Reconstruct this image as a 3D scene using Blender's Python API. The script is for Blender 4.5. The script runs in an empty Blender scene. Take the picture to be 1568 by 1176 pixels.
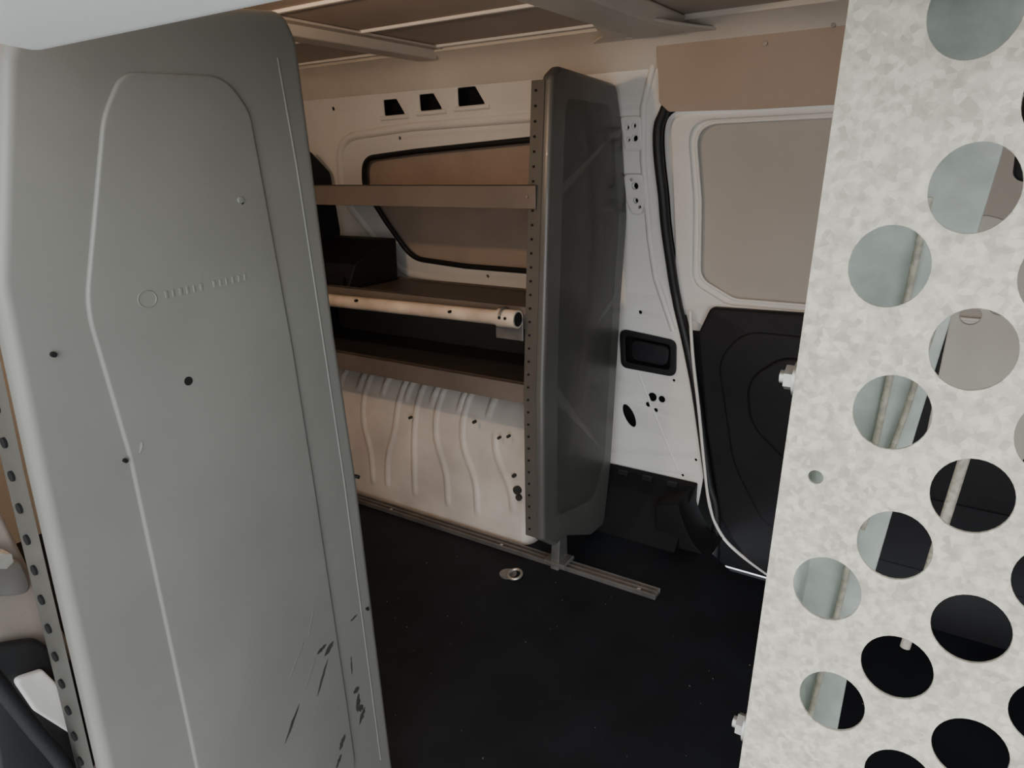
import bpy, bmesh, math, random
from mathutils import Vector, Matrix
random.seed(4)
SC=bpy.context.scene
COL=SC.collection

# ---------------------------------------------------------------- materials
def mat(name,c,rough=.5,metal=0.,var=.12,vscale=6.,bump=.0,bscale=60.,c2=None,spec=.5,coat=0.):
    m=bpy.data.materials.new(name);m.use_nodes=True
    nt=m.node_tree;b=nt.nodes['Principled BSDF']
    tc=nt.nodes.new('ShaderNodeTexCoord')
    n=nt.nodes.new('ShaderNodeTexNoise');n.inputs['Scale'].default_value=vscale;n.inputs['Detail'].default_value=5
    nt.links.new(tc.outputs['Object'],n.inputs['Vector'])
    r=nt.nodes.new('ShaderNodeValToRGB')
    a=c2 if c2 else tuple(x*(1-var) for x in c)
    hi=tuple(min(1,x*(1+var*.6)) for x in c)
    r.color_ramp.elements[0].position=.32;r.color_ramp.elements[0].color=(*a,1)
    r.color_ramp.elements[1].position=.68;r.color_ramp.elements[1].color=(*hi,1)
    nt.links.new(n.outputs['Fac'],r.inputs['Fac']);nt.links.new(r.outputs['Color'],b.inputs['Base Color'])
    b.inputs['Roughness'].default_value=rough;b.inputs['Metallic'].default_value=metal
    b.inputs['Specular IOR Level'].default_value=spec
    b.inputs['Coat Weight'].default_value=coat
    if bump>0:
        n2=nt.nodes.new('ShaderNodeTexNoise');n2.inputs['Scale'].default_value=bscale;n2.inputs['Detail'].default_value=4
        nt.links.new(tc.outputs['Object'],n2.inputs['Vector'])
        bp=nt.nodes.new('ShaderNodeBump');bp.inputs['Strength'].default_value=bump;bp.inputs['Distance'].default_value=.002
        nt.links.new(n2.outputs['Fac'],bp.inputs['Height']);nt.links.new(bp.outputs['Normal'],b.inputs['Normal'])
    return m
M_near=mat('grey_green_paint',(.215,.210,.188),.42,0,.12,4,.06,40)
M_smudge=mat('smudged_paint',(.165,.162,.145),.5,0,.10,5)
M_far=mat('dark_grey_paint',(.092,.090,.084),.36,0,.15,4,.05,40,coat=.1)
M_flange=mat('shelf_flange_lit_paint',(.17,.155,.135),.45,0,.15,6,.05)  # lighter than the end panel it belongs to; lit look put into the colour
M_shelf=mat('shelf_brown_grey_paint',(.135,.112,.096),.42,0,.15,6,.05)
M_tray=mat('shelf_tray_shaded_paint',(.070,.062,.056),.42,0,.15,6,.05)  # darker copy of the shelf paint; shade put into the tray colour
M_white=mat('body_white_paint',(.78,.755,.71),.4,0,.06,4,.03,30)
M_hdr=mat('door_rail_white_paint',(.90,.90,.90),.35,0,.04,4)
M_whitew=mat('wheel_arch_paint',(.62,.57,.52),.45,0,.18,7,.1,25)
M_cream=mat('roof_rail_paint',(.68,.62,.54),.5,0,.1,5)
M_tan=mat('tan_hardboard',(.44,.335,.26),.75,0,.10,8,.15,200)
M_tanc=mat('ceiling_hardboard',(.48,.40,.335),.75,0,.10,5,.15,200)
M_tann=mat('side_liner_hardboard',(.27,.23,.20),.75,0,.10,5,.15,200)
M_head=mat('header_hardboard',(.44,.345,.275),.7,0,.08,5,.12,200)
M_door=mat('door_board_beige',(.47,.43,.38),.75,0,.05,4,.2,250)
M_blk=mat('black_rubber',(.012,.012,.013),.5,0,.2,10)
M_trim=mat('black_plastic',(.012,.012,.014),.62,0,.2,8,.25,300,spec=.35)
M_sill=mat('black_sill_plastic',(.009,.009,.010),.75,0,.2,8,.2,200,spec=.25)
M_floor=mat('black_floor_mat',(.008,.011,.017),.66,0,.4,9,.3,120,c2=(.005,.007,.011),spec=.35)
M_alu=mat('aluminium_track',(.28,.27,.26),.4,.7,.2,20)
M_steel=mat('zinc_steel',(.62,.60,.55),.35,.8,.15,60)
M_pipe=mat('pipe_paint',(.58,.50,.41),.45,0,.2,14,.1,60,c2=(.38,.31,.25))
M_glossy=mat('pale_green_plate',(.58,.64,.58),.40,.0,.16,70,.2,120)
M_hole=mat('dark_void',(.004,.004,.004),.9,0,.1,5)
M_scuff=mat('scuff_mark',(.04,.037,.033),.7,0,.3,60)
M_scar=mat('scratched_paint_light',(.34,.345,.32),.5,0,.2,60)
M_beige=mat('beige_plate',(.46,.42,.35),.6,0,.1,20)
M_grnd=mat('bounce_ground',(.68,.67,.65),.85,0,.10,3)
def galv():
    m=bpy.data.materials.new('galvanised_sheet');m.use_nodes=True
    nt=m.node_tree;b=nt.nodes['Principled BSDF']
    tc=nt.nodes.new('ShaderNodeTexCoord')
    v=nt.nodes.new('ShaderNodeTexVoronoi');v.inputs['Scale'].default_value=320
    n=nt.nodes.new('ShaderNodeTexNoise');n.inputs['Scale'].default_value=150;n.inputs['Detail'].default_value=7
    nt.links.new(tc.outputs['Object'],v.inputs['Vector']);nt.links.new(tc.outputs['Object'],n.inputs['Vector'])
    mx=nt.nodes.new('ShaderNodeMix');mx.data_type='FLOAT';mx.inputs[0].default_value=.7
    bw=nt.nodes.new('ShaderNodeRGBToBW');nt.links.new(v.outputs['Color'],bw.inputs[0])
    nt.links.new(bw.outputs[0],mx.inputs[2]);nt.links.new(n.outputs['Fac'],mx.inputs[3])
    r=nt.nodes.new('ShaderNodeValToRGB')
    r.color_ramp.elements[0].position=.34;r.color_ramp.elements[0].color=(.39,.36,.285,1)
    r.color_ramp.elements[1].position=.66;r.color_ramp.elements[1].color=(.63,.59,.475,1)
    nt.links.new(mx.outputs[0],r.inputs['Fac']);nt.links.new(r.outputs['Color'],b.inputs['Base Color'])
    b.inputs['Metallic'].default_value=.0;b.inputs['Roughness'].default_value=.5
    return m
M_galv=galv()

# ---------------------------------------------------------------- helpers
def link(o): COL.objects.link(o); return o
def empty(name):
    o=bpy.data.objects.new(name,None);return link(o)
def setp(o,parent):
    if parent is not None: o.parent=parent
    return o
def fillet(pts,r,seg=6):
    out=[];n=len(pts)
    for i in range(n):
        p=Vector(pts[i][:2]);a=Vector(pts[i-1][:2]);b=Vector(pts[(i+1)%n][:2])
        rr=pts[i][2] if len(pts[i])>2 else r
        if rr<=0: out.append(tuple(p));continue
        da=(a-p);db=(b-p);la=da.length;lb=db.length;da.normalize();db.normalize()
        ang=max(.05,da.angle(db));t=min(rr/math.tan(ang/2),la*.48,lb*.48)
        p0=p+da*t;p1=p+db*t
        for k in range(seg+1):
            u=k/seg
            q=p0*(1-u)**2+p*2*u*(1-u)+p1*u*u
            out.append((q.x,q.y))
    return out
def circ(cx,cy,rx,ry=None,n=28,rot=0):
    ry=ry or rx
    o=[]
    for k in range(n):
        a=2*math.pi*k/n;x=rx*math.cos(a);y=ry*math.sin(a)
        o.append((cx+x*math.cos(rot)-y*math.sin(rot),cy+x*math.sin(rot)+y*math.cos(rot)))
    return o
def plate_mesh(outer,holes,thick,bev=0.,res=2):
    cu=bpy.data.curves.new('tmp','CURVE');cu.dimensions='2D';cu.fill_mode='BOTH'
    cu.extrude=max(.00005,thick/2-bev);cu.bevel_depth=bev;cu.bevel_resolution=res
    if bev>0: cu.offset=-bev
    for loop in [outer]+list(holes):
        s=cu.splines.new('POLY');s.points.add(len(loop)-1);s.use_cyclic_u=True
        for i,p in enumerate(loop): s.points[i].co=(p[0],p[1],0,1)
    o=bpy.data.objects.new('tmp',cu);link(o)
    dg=bpy.context.evaluated_depsgraph_get();dg.update()
    me=bpy.data.meshes.new_from_object(o.evaluated_get(dg))
    bpy.data.objects.remove(o);bpy.data.curves.remove(cu)
    bm=bmesh.new();bm.from_mesh(me);bmesh.ops.remove_doubles(bm,verts=bm.verts,dist=1e-5);
    bmesh.ops.recalc_face_normals(bm,faces=bm.faces);bm.to_mesh(me);bm.free()
    return me
MX={'xz':lambda c:Matrix(((1,0,0,0),(0,0,1,c),(0,1,0,0),(0,0,0,1))),
    'yz':lambda c:Matrix(((0,0,1,c),(1,0,0,0),(0,1,0,0),(0,0,0,1))),
    'xy':lambda c:Matrix(((1,0,0,0),(0,1,0,0),(0,0,1,c),(0,0,0,1)))}
def wy(z):
    return 1.78 if z<=.65 else 1.91-.2*z
def fin(me,name,m,parent,smooth=False):
    me.materials.clear();me.materials.append(m)
    if smooth:
        for p in me.polygons:p.use_smooth=True
        try: me.set_sharp_from_angle(angle=math.radians(38))
        except Exception: pass
    o=bpy.data.objects.new(name,me);link(o);setp(o,parent);return o
def plate(name,plane,c,outer,m,thick=.002,bev=0.,holes=(),parent=None,wall=False,res=2,smooth=True):
    me=plate_mesh(outer,holes,thick,bev,res)
    bm=bmesh.new();bm.from_mesh(me)
    bm.transform(MX[plane](c if not wall else 0))
    if wall:
        for zc in (.65,):
            bmesh.ops.bisect_plane(bm,geom=bm.verts[:]+bm.edges[:]+bm.faces[:],plane_co=(0,0,zc),plane_no=(0,0,1))
        for v in bm.verts: v.co.y+=wy(v.co.z)+c
    bmesh.ops.recalc_face_normals(bm,faces=bm.faces)
    bm.to_mesh(me);bm.free()
    return fin(me,name,m,parent,smooth)
def box(name,x0,x1,y0,y1,z0,z1,m,parent=None,bev=.002):
    me=bpy.data.meshes.new(name);bm=bmesh.new();bmesh.ops.create_cube(bm,size=1)
    for v in bm.verts: v.co=Vector(((x0+x1)/2+v.co.x*(x1-x0),(y0+y1)/2+v.co.y*(y1-y0),(z0+z1)/2+v.co.z*(z1-z0)))
    if bev>0: bmesh.ops.bevel(bm,geom=bm.edges[:],offset=bev,segments=2,profile=.5,affect='EDGES')
    bm.to_mesh(me);bm.free();return fin(me,name,m,parent,False)
def prism(name,axis,a0,a1,pts,m,parent=None,bev=0.,wall=False):
    plane={'x':'yz','y':'xz','z':'xy'}[axis]
    return plate(name,plane,(a0+a1)/2,pts,m,abs(a1-a0),bev,parent=parent)
def tube(name,pts,r,m,parent=None,cyc=False,res=5,fill=True,flat=None):
    cu=bpy.data.curves.new('tmp','CURVE');cu.dimensions='3D';cu.bevel_depth=r;cu.bevel_resolution=res;cu.use_fill_caps=fill
    s=cu.splines.new('POLY');s.points.add(len(pts)-1);s.use_cyclic_u=cyc
    for i,p in enumerate(pts): s.points[i].co=(*p,1)
    o=bpy.data.objects.new('tmp',cu);link(o);dg=bpy.context.evaluated_depsgraph_get();dg.update()
    me=bpy.data.meshes.new_from_object(o.evaluated_get(dg));bpy.data.objects.remove(o);bpy.data.curves.remove(cu)
    return fin(me,name,m,parent,True)
def smoothpath(pts,n=6,cyc=False):
    P=[Vector(p) for p in pts];out=[];N=len(P)
    rng=range(N if cyc else N-1)
    for i in rng:
        p0=P[(i-1)%N] if (cyc or i>0) else P[i];p1=P[i];p2=P[(i+1)%N];p3=P[(i+2)%N] if (cyc or i+2<N) else p2
        for k in range(n):
            t=k/n
            out.append(.5*((2*p1)+(p2-p0)*t+(2*p0-5*p1+4*p2-p3)*t*t+(3*p1-p0-3*p2+p3)*t**3))
    if not cyc: out.append(P[-1])
    return out
def onwall(pts,off): return [(x,wy(z)+off,z) for x,z in pts]
def cyl(name,p0,p1,r,m,parent=None,seg=24,r2=None):
    p0=Vector(p0);p1=Vector(p1);d=p1-p0
    me=bpy.data.meshes.new(name);bm=bmesh.new()
    bmesh.ops.create_cone(bm,cap_ends=True,segments=seg,radius1=r,radius2=r if r2 is None else r2,depth=d.length)
    bm.transform(Matrix.Translation((p0+p1)/2)@d.to_track_quat('Z','Y').to_matrix().to_4x4())
    bm.to_mesh(me);bm.free();return fin(me,name,m,parent,True)

# ================================================================= ROOM SHELL
flo=[(-2.15,.16),(1.0,.16),(1.0,1.60),(-.40,1.60),(-.47,1.66),(-.50,1.778),(-2.15,1.778)]
FL=plate('floor','xy',-.01,flo,M_floor,.02)
box('ground',-5,5,-7,.05,-.60,-.55,M_grnd,bev=0)  # unseen pale ground, added to bounce light up into the van
box('door_step',-.60,1.0,1.50,1.95,-.24,-.21,M_sill,bev=0)
seal=[(-.50,-.12),(-.51,.063),(-.533,.137),(-.560,.27),(-.586,.397),(-.612,.50),(-.629,.56),(-.655,.65),(-.669,.746),(-.680,.84),(-.684,.912),(-.692,1.0),(-.692,1.06),(-.680,1.095),(-.650,1.112)]
seal=[(p.x,p.y) for p in smoothpath([(a,b,0) for a,b in seal],4)]
wall_out=[(-2.15,-.02),(-.56,-.02)]+[p for p in seal if p[1]>.15]+[(1.0,1.112),(1.0,1.275),(-2.15,1.275)]
win=fillet([(-1.69,.93,.07),(-1.665,1.02,.08),(-1.45,1.036,.02),(-.93,1.062,.09),(-.90,.69,.09),(-1.33,.692,.1),(-1.545,.705,.1),(-1.625,.82,.08)],.05,8)
def trap(cx,cz,w,h): return fillet([(cx-w*.5,cz-h/2),(cx+w*.6,cz-h/2),(cx+w*.28,cz+h/2),(cx-w*.42,cz+h/2)],.006,3)
slots=[trap(-1.505,1.160,.075,.045),trap(-1.365,1.166,.075,.045),trap(-1.222,1.173,.085,.048)]
hs=[(-.743,.936,.008),(-.743,.900,.006),(-.750,.955,.004),(-.735,.885,.004),(-.755,1.075,.006),(-.738,1.078,.006),(-.755,1.045,.005),(-.738,1.048,.008),
    (-.70,.362,.013),(-.672,.360,.010),(-.712,.338,.007),(-.688,.325,.006),(-.745,.60,.005),(-.64,.42,.004),(-.60,.145,.004),(-.565,.20,.004),
    (-.80,1.235,.006),(-.775,1.237,.006),(-.785,1.21,.006),(-.75,1.215,.006),(-.86,1.245,.005),(-.96,1.245,.005),
    (-1.60,1.10,.006),(-1.02,1.12,.006),(-1.03,1.075,.005),(-1.42,1.235,.006),(-1.50,1.075,.005),(-1.25,.665,.005),(-1.13,1.235,.005),(-1.75,1.17,.006),(-1.55,1.235,.005),(-.80,.80,.005),(-.82,.40,.005)]
holes=[win]+slots+[circ(x,z,r,n=16) for x,z,r in hs]+[circ(-.768,.294,.016,.036,24,math.radians(28))]
lat=fillet([(-.800,.548),(-.638,.532),(-.634,.434),(-.792,.440)],.022,6)
holes.append(lat)
wall=plate('wall_far','xz',.004,wall_out,M_white,.006,.002,holes,wall=True)
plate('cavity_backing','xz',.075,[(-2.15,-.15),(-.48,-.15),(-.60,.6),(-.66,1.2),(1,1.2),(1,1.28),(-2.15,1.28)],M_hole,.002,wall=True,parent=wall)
W=empty('window_1')
plate('blanking_board','xz',.035,fillet([(-1.75,.62),(-.85,.62),(-.85,1.10),(-1.75,1.10)],.05),M_tan,.004,wall=True,parent=W)
tube('rubber_seal',onwall(win,.003),.0085,M_blk,W,cyc=True)
rim=fillet([(-1.80,.90,.1),(-1.76,1.085,.12),(-1.45,1.105,.05),(-.87,1.115,.1),(-.86,.62,.08),(-1.35,.63,.1),(-1.60,.655,.12),(-1.72,.80,.1)],.05,8)
tube('window_surround_rib',onwall(rim,.006),.014,M_white,wall,cyc=True)
for i,(cx,cz,w) in enumerate([(-1.505,1.132,.10),(-1.365,1.138,.10),(-1.222,1.143,.11)]):
    tube('pocket_lip_%d'%i,onwall([(cx-w*.5,cz),(cx+w*.6,cz+.002)],.0),.007,M_white,wall)
prof=[(1.655,1.20),(1.640,1.225),(1.625,1.25),(1.60,1.268),(1.57,1.278),(1.57,1.30),(1.70,1.30),(1.70,1.20)]
prism('cant_rail','x',-2.15,1.0,[(y+.012,z) for y,z in prof],M_cream,wall)
P=empty('pillar_trim')
def hole_in(lst): return [circ(x,z,r,n=16) for x,z,r in lst]
plate('hinge_boss','xz',-.006,fillet([(-.772,.965),(-.722,.965),(-.716,.905),(-.728,.865),(-.755,.865),(-.768,.90)],.012,5),M_white,.008,.002,hole_in([(-.743,.936,.009),(-.743,.900,.007),(-.752,.952,.004),(-.733,.884,.004)]),P,wall=True)
plate('upper_boss','xz',-.004,fillet([(-.775,1.10),(-.722,1.10),(-.722,1.02),(-.765,1.02)],.010,5),M_white,.006,.002,hole_in([(-.758,1.075,.006),(-.740,1.078,.006),(-.756,1.047,.005),(-.739,1.050,.008)]),P,wall=True)
tube('pillar_edge_rib',onwall([(-.648,.56),(-.672,.62),(-.70,.70),(-.712,.80),(-.722,1.0),(-.716,1.12),(-.69,1.20),(-.68,1.255)],.003),.009,M_white,P)
tube('diagonal_crease',onwall([(-.745,.43),(-.70,.33),(-.655,.24),(-.615,.16)],.004),.004,M_white,P)
L=empty('door_latch_cover')
plate('surround','xz',-.004,fillet([(-.802,.550),(-.636,.534),(-.632,.432),(-.794,.438)],.022,6),M_trim,.006,.002,[fillet([(-.785,.532),(-.652,.520),(-.650,.450),(-.780,.455)],.012,5)],L,wall=True)
plate('flap','xz',.012,fillet([(-.775,.52),(-.66,.51),(-.665,.455),(-.765,.462)],.02,6),M_trim,.012,.004,(),L,wall=True)
H=plate('header_board','xz',-.018,fillet([(-.668,1.125),(-.645,1.104),(-.45,1.099),(1.0,1.102),(1.0,1.262),(-.672,1.262),(-.668,1.18)],.01,4),M_head,.004,.0015,[],wall=True)
for i,(x,z) in enumerate([(-.43,1.225),(-.27,1.13),(-.30,1.245)]):
    cyl('rivet_%d'%i,(x,wy(z)-.024,z),(x,wy(z)-.017,z),.0045,M_alu,H)

# ================================================================= SLIDING DOOR (far)
D=empty('door_1')
tube('door_seal_bead',onwall([(x+.012,z) for x,z in seal[:-4]]+[(-.660,1.112),(-.63,1.122)],-.002),.0125,M_blk,D)
dwin=fillet([(-.590,.70,.05),(-.586,.90,.3),(-.600,1.078,.055),(1.1,1.085,.05),(1.1,.652,.02),(-.50,.652,.05)],.04,10)
dout=[(x+.018,z) for x,z in seal if z>.55]+[(1.15,1.13),(1.15,.55)]
plate('inner_frame','xz',.028,dout,M_white,.006,.002,[dwin],D,wall=True)
dlow=[(x+.012,z) for x,z in seal if z<=.60]+[(1.15,.60),(1.15,-.12)]
plate('lower_skin','xz',.034,dlow,M_trim,.004,0,[],D,wall=True)
plate('frame_step','xz',.018,fillet([(-.655,.62,.04),(-.648,.80,.2),(-.655,1.098,.04),(1.14,1.105,.02),(1.14,.60,.01),(-.56,.57,.03)],.03,8),M_white,.012,.004,[fillet([(-.605,.69,.05),(-.600,.90,.3),(-.613,1.084,.055),(1.12,1.092,.03),(1.12,.645,.02),(-.515,.640,.06)],.04,10)],D,wall=True)
plate('blank_panel','xz',.040,[(-.63,.60),(1.12,.60),(1.12,1.10),(-.63,1.10)],M_door,.003,(0),(),D,wall=True)
tube('panel_bead',onwall(dwin,.026),.004,M_white,D,cyc=True)
tout=fillet([(-.577,.56,.03),(-.548,.634,.02),(-.30,.640,0),(1.12,.645,0),(1.12,-.12,0),(-.30,-.12,.05),(-.40,-.06,.08),(-.482,.045,.08),(-.537,.30,.1)],.03,8)
plate('black_lower_trim','xz',.000,tout,M_trim,.03,.010,(),D,wall=True,res=3)
plate('trim_bulge','xz',-.010,fillet([(-.52,.50,.10),(-.46,.585,.10),(1.1,.60,.02),(1.1,.02,.05),(-.36,.05,.12),(-.46,.22,.3)],.06,14),M_trim,.02,.009,(),D,wall=True,res=3)
plate('armrest_bulge','xz',-.022,fillet([(-.44,.46,.12),(-.36,.53,.08),(1.1,.54,.02),(1.1,.22,.05),(-.30,.24,.12),(-.42,.34,.12)],.06,14),M_trim,.02,.009,(),D,wall=True,res=3)
edge=smoothpath([(-.600,.62,0),(-.594,.56,0),(-.583,.48,0),(-.562,.36,0),(-.536,.20,0),(-.512,.075,0),(-.475,.0,0),(-.42,-.045,0),(-.34,-.085,0)],6)
tube('door_edge_bead',[(p.x,1.768,p.y) for p in edge],.0045,M_white,D)

# sill trim below pillar
T=empty('sill_trim')
prism('sill_cover','x',-1.0,-.552,fillet([(1.775,.135,0),(1.752,.132,.012),(1.70,.105,.03),(1.655,.05,.03),(1.61,.0,0),(1.775,.0,0)],.012,6),M_sill,T,.004)
sn=smoothpath([(-.560,.128,0),(-.548,.09,0),(-.530,.05,0),(-.505,.015,0),(-.47,-.01,0)],4)
plate('sill_nose','xz',1.70,[(-.62,.0),(-.62,.11)]+[(p.x,p.y) for p in sn]+[(-.47,-.01)],M_sill,.12,.004,(),T)
for i in range(3): box('clip_%d'%i,-.78+i*.075,-.75+i*.075,1.738,1.750,.122,.136,M_trim,T,.002)

# ================================================================= WHEEL ARCH
def wheel():
    bm=bmesh.new();nx=260
    prof=[Vector((1.435,0,0)),Vector((1.440,.12,0)),Vector((1.452,.25,0)),Vector((1.475,.335,0)),Vector((1.53,.395,0)),Vector((1.62,.425,0)),Vector((1.775,.43,0))]
    pp=smoothpath(prof,12);N=len(pp)
    x0,x1=-1.82,-.895
    # long S-shaped ribs (centre, offset, z from, z to)
    lines=[(-.985,.035,.09,.31),(-1.10,.030,.05,.40),(-1.20,.025,.05,.40),(-1.30,.0,.05,.40),(-1.39,-.02,.05,.40),(-1.49,.02,.05,.40),(-1.60,.02,.05,.40)]
    short=[-1.05,-1.15,-1.25,-1.345,-1.44,-1.54]
    grid=[]
    for i in range(nx+1):
        x=x0+(x1-x0)*i/nx;row=[]
        e=min(1,max(0,(x1-x)/.03));ee=math.sqrt(max(0,1-(1-e)**2))
        for j,p in enumerate(pp):
            y,z=p.x,p.y
            d=0
            for (c,s,za,zb) in lines:
                xc=c-s*math.tanh((z-.20)/.055)
                g=math.exp(-((x-xc)/.0085)**4)
                d=max(d,.0050*g*min(1,max(0,(z-za)/.015))*min(1,max(0,(zb-z)/.02)))
            for c in short:
                g=math.exp(-((x-c)/.009)**4)
                d=max(d,.0050*g*min(1,max(0,(z-.33)/.015))*min(1,max(0,(.415-z)/.01)))
            yy=y-d+.05*(1-ee)
            row.append(bm.verts.new((x,min(yy,1.775),z-.012*(1-ee)+(d*.8 if z>.36 else 0))))
        grid.append(row)
    for i in range(nx):
        for j in range(N-1): bm.faces.new((grid[i][j],grid[i+1][j],grid[i+1][j+1],grid[i][j+1]))
    for X,gi in ((x1,nx),(x0,0)):
        base=[bm.verts.new((X,1.775,p.y)) for p in pp]
        for j in range(N-1): bm.faces.new((grid[gi][j],base[j],base[j+1],grid[gi][j+1]))
    me=bpy.data.meshes.new('wheel_arch');bmesh.ops.recalc_face_normals(bm,faces=bm.faces);bm.to_mesh(me);bm.free()
    return fin(me,'wheel_arch',M_whitew,None,True)
WA=wheel()
for i,(x,z,a) in enumerate([(-.935,.16,.02),(-.93,.14,.014),(-.945,.20,.006),(-.99,.30,.004),(-1.07,.33,.005),(-.96,.31,.004),(-1.30,.30,.004)]):
    cyl('scuff_%d'%i,(x,1.434,z),(x,1.445,z),a*.5+.002,M_scuff,WA,10)

# ================================================================= FLOOR TRACK
R=empty('floor_track')
box('track_base',-2.10,-.515,1.383,1.418,0,.006,M_alu,R,.001)
for i,y in enumerate((1.385,1.4005,1.416)): box('track_rib_%d'%i,-2.10,-.515,y-.002,y+.002,.004,.013,M_alu,R,.0008)
for i in range(3): cyl('track_screw_%d'%i,(-.56-.4*i,1.393,.006),(-.56-.4*i,1.393,.011),.005,M_steel,R,12)
G=empty('tie_down_ring')
cyl('base_washer',(-.874,1.294,0),(-.874,1.294,.004),.022,M_alu,G,24)
tube('ring',[(-.853+.017*math.cos(a),1.294+.017*math.sin(a),.008+.004*math.sin(a)) for a in [k*math.pi/10 for k in range(20)]],.0035,M_steel,G,cyc=True)
bm=bmesh.new()
for k in range(70):
    x=random.uniform(-1.1,.1);y=random.uniform(.6,1.35);s=random.uniform(.0006,.0016)
    bmesh.ops.create_icosphere(bm,subdivisions=1,radius=s,matrix=Matrix.Translation((x,y,s*.4)))
me=bpy.data.meshes.new('floor_grit');bm.to_mesh(me);bm.free();fin(me,'floor_grit',M_alu,FL)

# ================================================================= SHELVING UNIT (far side)
U=empty('shelving_unit')
XP=-.785
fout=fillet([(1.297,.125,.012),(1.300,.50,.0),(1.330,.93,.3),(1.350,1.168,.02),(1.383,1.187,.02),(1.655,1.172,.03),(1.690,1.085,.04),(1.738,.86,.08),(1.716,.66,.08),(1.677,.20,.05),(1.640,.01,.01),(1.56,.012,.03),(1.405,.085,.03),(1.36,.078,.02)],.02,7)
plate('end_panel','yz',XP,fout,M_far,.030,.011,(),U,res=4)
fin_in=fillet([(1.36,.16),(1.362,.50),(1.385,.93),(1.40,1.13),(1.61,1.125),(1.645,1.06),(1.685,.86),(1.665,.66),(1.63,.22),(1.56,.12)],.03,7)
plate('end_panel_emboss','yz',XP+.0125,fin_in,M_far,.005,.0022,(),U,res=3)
def flange(name,x0,x1,path,m,parent,nh,hr,side):
    bm=bmesh.new();a=[];
    for (y,z) in path: a.append((bm.verts.new((x0,y,z)),bm.verts.new((x1,y,z))))
    for i in range(len(a)-1): bm.faces.new((a[i][0],a[i][1],a[i+1][1],a[i+1][0]))
    r=bmesh.ops.solidify(bm,geom=bm.faces[:],thickness=.0015)
    me=bpy.data.meshes.new(name);bm.to_mesh(me);bm.free();fin(me,name,m,parent)
    Lz=[p[1] for p in path];z0,z1=min(Lz),max(Lz)
    pts=sorted([(z,y) for y,z in path])
    me=bpy.data.meshes.new(name+'_holes');bm=bmesh.new()
    for k in range(nh):
        z=z0+.02+(z1-z0-.04)*k/(nh-1)
        y=pts[0][1]
        for q in range(len(pts)-1):
            if pts[q][0]<=z<=pts[q+1][0]:
                t=(z-pts[q][0])/(pts[q+1][0]-pts[q][0]);y=pts[q][1]*(1-t)+pts[q+1][1]*t
        g=bmesh.ops.create_cone(bm,cap_ends=True,segments=12,radius1=hr,radius2=hr,depth=.0045)
        bmesh.ops.transform(bm,verts=g['verts'],matrix=Matrix.Translation(((x0+x1)/2+side,y,z))@Matrix.Rotation(math.pi/2,4,'X'))
    bm.to_mesh(me);bm.free();fin(me,name+'_holes',M_hole,parent)
flange('front_flange',XP-.036,XP-.004,[(1.2965,.128),(1.2985,.50),(1.3285,.93),(1.347,1.16)],M_flange,U,34,.0028,-0.004)
prism('support_foot','x',XP-.012,XP+.012,fillet([(1.375,.0,0),(1.425,.0,0),(1.42,.10,.0),(1.385,.12,.0)],.004),M_alu,U,.002)
box('foot_plate',XP-.03,XP+.03,1.372,1.428,.012,.022,M_alu,U,.002)
rout=fillet([(1.33,.45),(1.36,.93),(1.38,1.02),(1.60,1.05),(1.68,.98),(1.70,.80),(1.68,.45)],.03,6)
plate('rear_end_panel','yz',-1.80,rout,M_trim,.025,.008,(),U,res=3)  # panel stands in shadow; the shade is put into its black colour
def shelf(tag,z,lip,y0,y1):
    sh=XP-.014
    box('shelf_%s_tray'%tag,-1.79,sh,y0,y1,z-lip+.004,z-lip+.008,M_tray if tag!='middle' else M_shelf,U,.0)  # middle tray gets the lighter brown, its lit look put into the colour
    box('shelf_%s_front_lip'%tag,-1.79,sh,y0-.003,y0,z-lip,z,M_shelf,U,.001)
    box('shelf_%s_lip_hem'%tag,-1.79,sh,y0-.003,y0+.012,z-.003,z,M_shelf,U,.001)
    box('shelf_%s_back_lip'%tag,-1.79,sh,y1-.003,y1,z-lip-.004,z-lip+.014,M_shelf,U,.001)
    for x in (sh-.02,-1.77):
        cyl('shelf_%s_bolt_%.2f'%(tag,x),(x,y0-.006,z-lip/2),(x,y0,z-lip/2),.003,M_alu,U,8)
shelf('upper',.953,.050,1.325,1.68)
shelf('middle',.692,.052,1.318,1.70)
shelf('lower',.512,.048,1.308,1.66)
box('lower_back_dark_sheet',-1.79,XP-.016,1.655,1.659,.468,.636,M_tray,U,.001)  # added dark sheet in place of the darkness under the middle shelf
PI=empty('pipe')
cyl('tube',(-1.785,1.284,.655),(-.825,1.284,.668),.0165,M_pipe,PI,28)
cyl('socket',(-.875,1.284,.6675),(-.824,1.284,.668),.0205,M_pipe,PI,28)
cyl('bore',(-.84,1.284,.6678),(-.8232,1.284,.6681),.0160,M_hole,PI,28)
for x in (-.845,-.86,-1.0,-1.3): cyl('screw_%.2f'%x,(x,1.262,.672),(x,1.270,.672),.0035,M_hole,PI,8)
box('pipe_bracket',-.895,-.822,1.300,1.304,.615,.665,M_alu,PI,.001)
tube('pipe_clip',[(-.86,1.284+.024*math.sin(a),.667+.024*math.cos(a)) for a in [k*math.pi/12-1.2 for k in range(14)]],.003,M_alu,PI)
B=box('storage_bin',-1.77,-1.54,1.452,1.460,.649,.690,M_trim,None,.001)
prism('bin_body','x',-1.77,-1.53,fillet([(1.46,.649),(1.68,.649),(1.685,.78),(1.62,.78),(1.50,.72)],.01),M_trim,B,.004)

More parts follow.
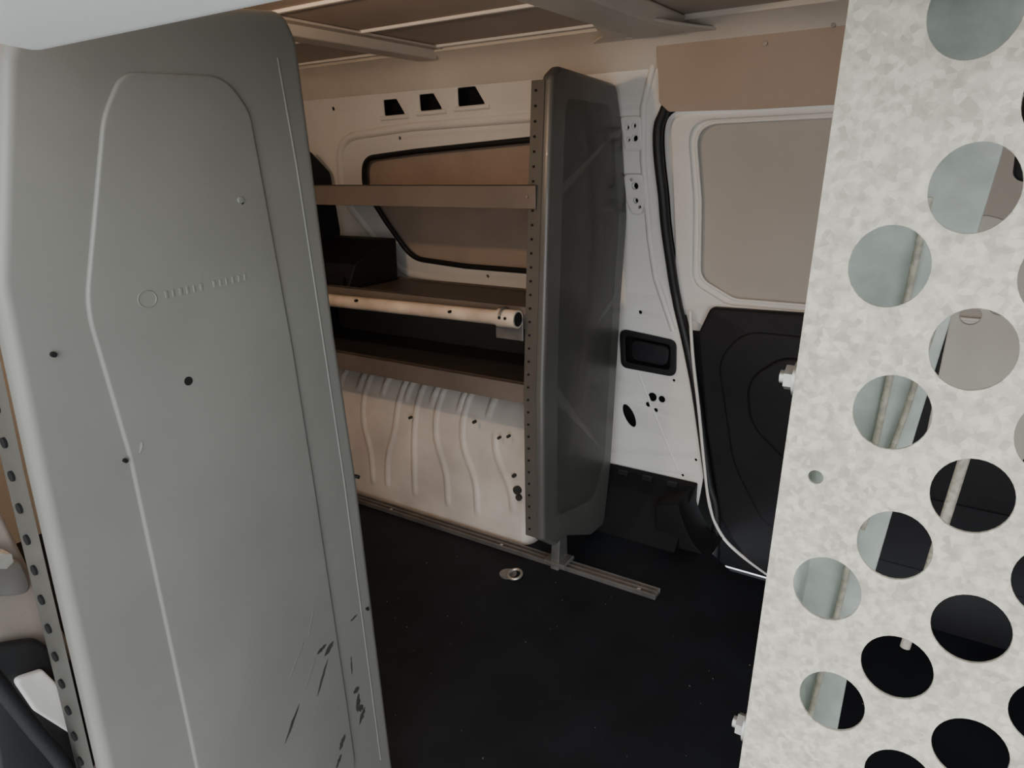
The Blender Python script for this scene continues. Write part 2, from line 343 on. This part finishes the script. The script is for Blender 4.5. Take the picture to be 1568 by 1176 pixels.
# ================================================================= CEILING
plate('ceiling','xy',1.292,[(-2.15,.16),(1,.16),(1,1.70),(-2.15,1.70)],M_tanc,.006)
CB=empty('roof_bow')
prism('bow','y',.2,1.60,fillet([(-1.33,1.262),(-1.27,1.262),(-1.255,1.288),(-1.345,1.288)],.006),M_cream,CB,.002)
prism('bow_flange','y',.2,1.60,[(-1.37,1.282),(-1.23,1.282),(-1.23,1.287),(-1.37,1.287)],M_cream,CB,.001)
CB2=empty('roof_bow')
prism('bow','y',.2,1.60,fillet([(-.70,1.255),(-.60,1.255),(-.58,1.288),(-.72,1.288)],.006),M_cream,CB2,.002)
plate('bow_gusset','xy',1.262,fillet([(-.84,1.64),(-.52,1.64),(-.56,1.55),(-.61,1.40),(-.71,1.40),(-.76,1.55)],.02,5),M_cream,.006,.002,[circ(-.72,1.60,.008),circ(-.60,1.60,.008),circ(-.66,1.52,.006)],CB2)
RS=empty('roof_joint_strips')
for i,(y,x0,x1) in enumerate([(1.29,-1.25,-.72),(1.03,-1.25,-.72),(1.29,-2.1,-1.36),(1.03,-2.1,-1.36),(1.56,-1.25,-.74),(1.56,-2.1,-1.36)]):
    box('strip_%d'%i,x0,x1,y-.005,y+.005,1.283,1.290,M_white,RS,.001)
DL=empty('dome_lamp')
box('lamp_base',-1.07,-.93,.41,.49,1.268,1.290,M_white,DL,.004)

# ================================================================= REAR / FRONT / NEAR SHELL
box('wall_rear',-2.19,-2.15,.1,1.9,-.05,1.31,M_white,bev=0)
BH=box('wall_bulkhead',1.0,1.03,.1,2.0,-.2,1.31,M_trim,bev=0)
NW=plate('wall_near','xz',.165,[(-2.15,0),(-.74,0),(-.74,.45),(-.72,.95),(-.75,1.28),(-2.15,1.28)],M_tann,.01)
HR=empty('door_header_rail')
hp=fillet([(.155,1.075,.03),(.235,1.067,.02),(.262,1.10,.03),(.27,1.29,0),(.10,1.30,0),(.12,1.12,.04)],.02,8)
me=plate('rail_body','yz',.20,hp,M_hdr,1.38,.012,(),HR,res=5)
NP=empty('rear_pillar')
plate('pillar_skin','yz',-.752,fillet([(.12,-.05,0),(.235,-.05,.0),(.275,.30,.05),(.272,.50,.04),(.25,.62,.05),(.20,.95,.1),(.16,1.28,0),(.08,1.28,0),(.10,.60,.05)],.03,6),M_tann,.02,.006,(),NP,res=3)
plate('pillar_dark_opening','yz',-.734,fillet([(.175,.405),(.262,.36),(.268,.50),(.235,.555),(.19,.575)],.02,6),M_blk,.010,.004,(),NP)  # black plate in place of a dark opening in the pillar
plate('striker_plate','yz',-.725,fillet([(.206,.530),(.232,.523),(.250,.475),(.250,.440),(.242,.434),(.216,.485)],.006,5),M_white,.010,.003,(),NP)
plate('pillar_upper_plate','yz',-.736,fillet([(.165,.64),(.245,.60),(.240,.64),(.165,.69)],.01,5),M_alu,.008,.002,(),NP)
cyl('pillar_bolt',(-.735,.222,.655),(-.715,.222,.655),.008,M_steel,NP,6)
tube('grab_bar',smoothpath([(-.70,.155,.66),(-.70,.172,.61),(-.70,.189,.546),(-.70,.206,.48),(-.70,.2216,.42),(-.70,.235,.33)],6),.0075,M_trim,NP)

# ================================================================= NEAR SHELF END PANEL
N=empty('shelf_end_panel')
XN=-.65
nout=fillet([(.231,.05,.01),(.236,.429,.0),(.240,.75,.3),(.244,.915,.08),(.285,1.085,.04),(.300,1.115,.03),(.512,1.153,.05),(.568,1.158,.022),(.582,1.13,.03),(.595,.80,.0),(.608,.603,.0),(.628,.05,.01)],.02,8)
plate('panel_face','yz',XN-.012,nout,M_near,.026,.0105,(),N,res=5)
emb=fillet([(.325,.15,.03),(.323,.40,0),(.318,.739,.3),(.306,.886,.12),(.352,1.045,.10),(.375,1.082,.03),(.480,1.087,.04),(.505,1.055,.04),(.513,.95,.3),(.524,.80,0),(.533,.614,0),(.546,.273,0),(.549,.15,.03)],.03,8)
plate('panel_emboss','yz',XN+.0008,emb,M_near,.007,.0033,(),N,res=4)
tube('edge_crease',[(XN-.0005,y,z) for y,z in [(.550,1.11),(.560,1.0),(.572,.80),(.583,.603),(.600,.13)]],.0022,M_near,N)
flange('outer_flange',XN-.060,XN-.018,[(.231,.115),(.2345,.429),(.238,.75),(.243,.915),(.283,1.08)],M_near,N,30,.005,-.004)
for i,(y,z,r) in enumerate([(.389,.796,.0045),(.273,.851,.0024),(.314,.737,.0020),(.605,.603,.0026),(.480,.965,.0015),(.60,.40,.002)]):
    cyl('hole_%d'%i,(XN-.01,y,z),(XN+.0048,y,z),r,M_hole,N,16)
cyl('rivet_dent',(XN,.478,.968),(XN+.006,.478,.968),.005,M_near,N,16,.003)
tube('badge_ring',[(XN+.0043,.362+.009*math.cos(a),.884+.008*math.sin(a)) for a in [k*math.pi/12 for k in range(24)]],.0006,M_near,N,cyc=True)
y=.380
for k,w in enumerate([.006,.004,.006,.005,.004,.006,.0,.006,.005,.004,.005,.006,.005]):
    z=.885+.004*(k/12)
    if w: box('badge_char_%d'%k,XN+.0035,XN+.0049,y,y+w*.5,z-.0035,z+.0035,M_near,N,.0003)
    y+=.0075
def scuff(y,z,l,w,ang,m=M_scuff,n=7,on=.0046):
    pts=[]
    for k in range(n+1): pts.append((l*(k/n-.5),w*.5*math.sin(math.pi*k/n)**.6*random.uniform(.5,1.1)))
    for k in range(n-1,0,-1): pts.append((l*(k/n-.5),-w*.5*math.sin(math.pi*k/n)**.6*random.uniform(.4,1.1)))
    c,s=math.cos(ang),math.sin(ang)
    plate('scuff','yz',XN+on,[(y+a*c-b*s,z+a*s+b*c) for a,b in pts],m,.0004,0,(),N,smooth=False)
scuff(.452,.318,.050,.005,.95);scuff(.508,.350,.05,.005,1.05);scuff(.524,.385,.022,.009,.6);scuff(.528,.225,.022,.009,1.0);scuff(.518,.20,.02,.007,.9)
scuff(.42,.205,.045,.003,1.2);scuff(.512,.392,.018,.006,.3)
scuff(.33,.745,.012,.003,1.2,M_scar);scuff(.49,.37,.04,.0025,1.0,M_smudge);scuff(.47,.40,.05,.003,.9,M_smudge);scuff(.50,.44,.04,.002,1.2,M_smudge)
for a in [(.567,.262,.030,.009,1.4),(.572,.235,.026,.009,1.0),(.566,.285,.012,.010,.3),(.562,.33,.03,.003,1.5),(.575,.40,.014,.003,.2),(.571,.25,.01,.014,.2)]:
    scuff(*a,on=.0012)

# ================================================================= PERFORATED PANEL
PP=empty('perforated_panel')
YP=.35
def ex(z): return -.059-(1.061-z)*.034
outer=[(ex(.40),.40),(ex(.735),.735),(ex(.847),.847),(ex(.953),.953),(ex(1.35),1.35),(.30,1.35),(.30,.40)]
hl=[]
for c in range(-2,10):
    for r in range(-8,14):
        zc=.986-.0665*r-(.03325 if c%2 else 0)
        xc=-.004+.0315*(c)+ (.986-zc)*.143
        if zc<.43 or zc>1.32 or xc>.27: continue
        if xc-ex(zc)<.0265: continue
        hl.append(circ(xc,zc,.0162,.0180,36))
hl.append(circ(-.050,.847,.0036,n=16))
plate('perforated_face','xz',YP+.001,outer,M_galv,.002,.0004,hl,PP)
bm=bmesh.new();a=[]
for z in (.40,.7,1.0,1.35):
    a.append((bm.verts.new((ex(z)+.001,YP,z)),bm.verts.new((ex(z)+.003,YP+.03,z))))
for i in range(3): bm.faces.new((a[i][0],a[i][1],a[i+1][1],a[i+1][0]))
bmesh.ops.solidify(bm,geom=bm.faces[:],thickness=.002)
me=bpy.data.meshes.new('edge_return');bm.to_mesh(me);bm.free();fin(me,'edge_return',M_galv,PP)
for i,z in enumerate((.893,.672)):
    xe=ex(z)
    cyl('bolt_head_%d'%i,(xe-.0065,YP+.012,z),(xe-.002,YP+.012,z),.0065,M_steel,PP,6)
    cyl('bolt_washer_%d'%i,(xe-.002,YP+.012,z),(xe,YP+.012,z),.009,M_steel,PP,20)
    cyl('bolt_tip_%d'%i,(xe-.009,YP+.012,z),(xe-.006,YP+.012,z),.0035,M_steel,PP,12)
plate('stiffener_plate','xz',YP+.055,[(-.058,.45),(-.034,.45),(-.026,.72),(-.012,.86),(.004,1.0),(.006,1.3),(-.052,1.3)],M_glossy,.003,.001,(),PP)
plate('stiffener_web','yz',-.056,[(YP+.002,.45),(YP+.055,.45),(YP+.055,1.3),(YP+.002,1.3)],M_glossy,.002,0,(),PP)
tube('stiffener_fold',[(-.050,YP+.05,.60),(-.036,YP+.05,.75),(-.028,YP+.05,.88),(-.022,YP+.05,.98)],.0018,M_galv,PP)
tube('stiffener_fold_b',[(-.030,YP+.05,.80),(-.018,YP+.05,.87),(-.010,YP+.05,.93)],.0016,M_galv,PP)
plate('inner_plate','xz',YP+.20,fillet([(-.01,.80),(.05,.80),(.055,.945),(-.005,.965)],.01),M_beige,.003,.001,[circ(.004,.897,.006),circ(.019,.905,.006),circ(.034,.898,.006)],PP)
plate('latch_block','xz',YP+.16,fillet([(.012,.985),(.050,.975),(.052,1.05),(.040,1.07),(.010,1.03)],.006),M_trim,.03,.003,(),PP)
tube('brace_rod',[(.0,.60,.60),(.02,.62,.80),(.035,.65,.98)],.004,M_galv,PP)
tube('brace_rod_b',[(.03,.55,1.25),(.03,.58,.97)],.006,M_trim,PP)

# ================================================================= CAMERA
yaw=math.radians(33.3);pit=math.radians(17.5);rol=math.radians(1.2)
fh=Vector((-math.sin(yaw),math.cos(yaw),0));R0=Vector((math.cos(yaw),math.sin(yaw),0));Z=Vector((0,0,1))
fw=fh*math.cos(pit)-Z*math.sin(pit);U0=fh*math.sin(pit)+Z*math.cos(pit)
Rr=R0*math.cos(rol)-U0*math.sin(rol);Uu=U0*math.cos(rol)+R0*math.sin(rol)
cd=bpy.data.cameras.new('camera');cd.sensor_width=36;cd.lens=36*1100/1600;cd.clip_start=.02
co=bpy.data.objects.new('camera',cd);link(co)
m=Matrix((Rr,Uu,-fw)).transposed().to_4x4();m.translation=Vector((0,0,1.0));co.matrix_world=m
SC.camera=co

# ================================================================= LIGHT
w=bpy.data.worlds.new('world');SC.world=w;w.use_nodes=True
bg=w.node_tree.nodes['Background'];bg.inputs[0].default_value=(.90,.95,1.0,1);bg.inputs[1].default_value=1.9
def sun(name,d,e,ang,c):
    l=bpy.data.lights.new(name,'SUN');l.energy=e;l.angle=math.radians(ang);l.color=c
    o=bpy.data.objects.new(name,l);link(o);o.rotation_euler=Vector(d).to_track_quat('-Z','Y').to_euler();o.location=(0,-2,2);return o
sun('daylight_sun',(-.66,1,-.17),1.75,42,(.95,.98,1.0))
l=bpy.data.lights.new('dome_lamp_light','POINT');l.energy=9.5;l.shadow_soft_size=.015;l.color=(1.0,.70,.45)
o=bpy.data.objects.new('dome_lamp_light',l);link(o);o.location=(-1.0,.45,1.19);o.parent=DL
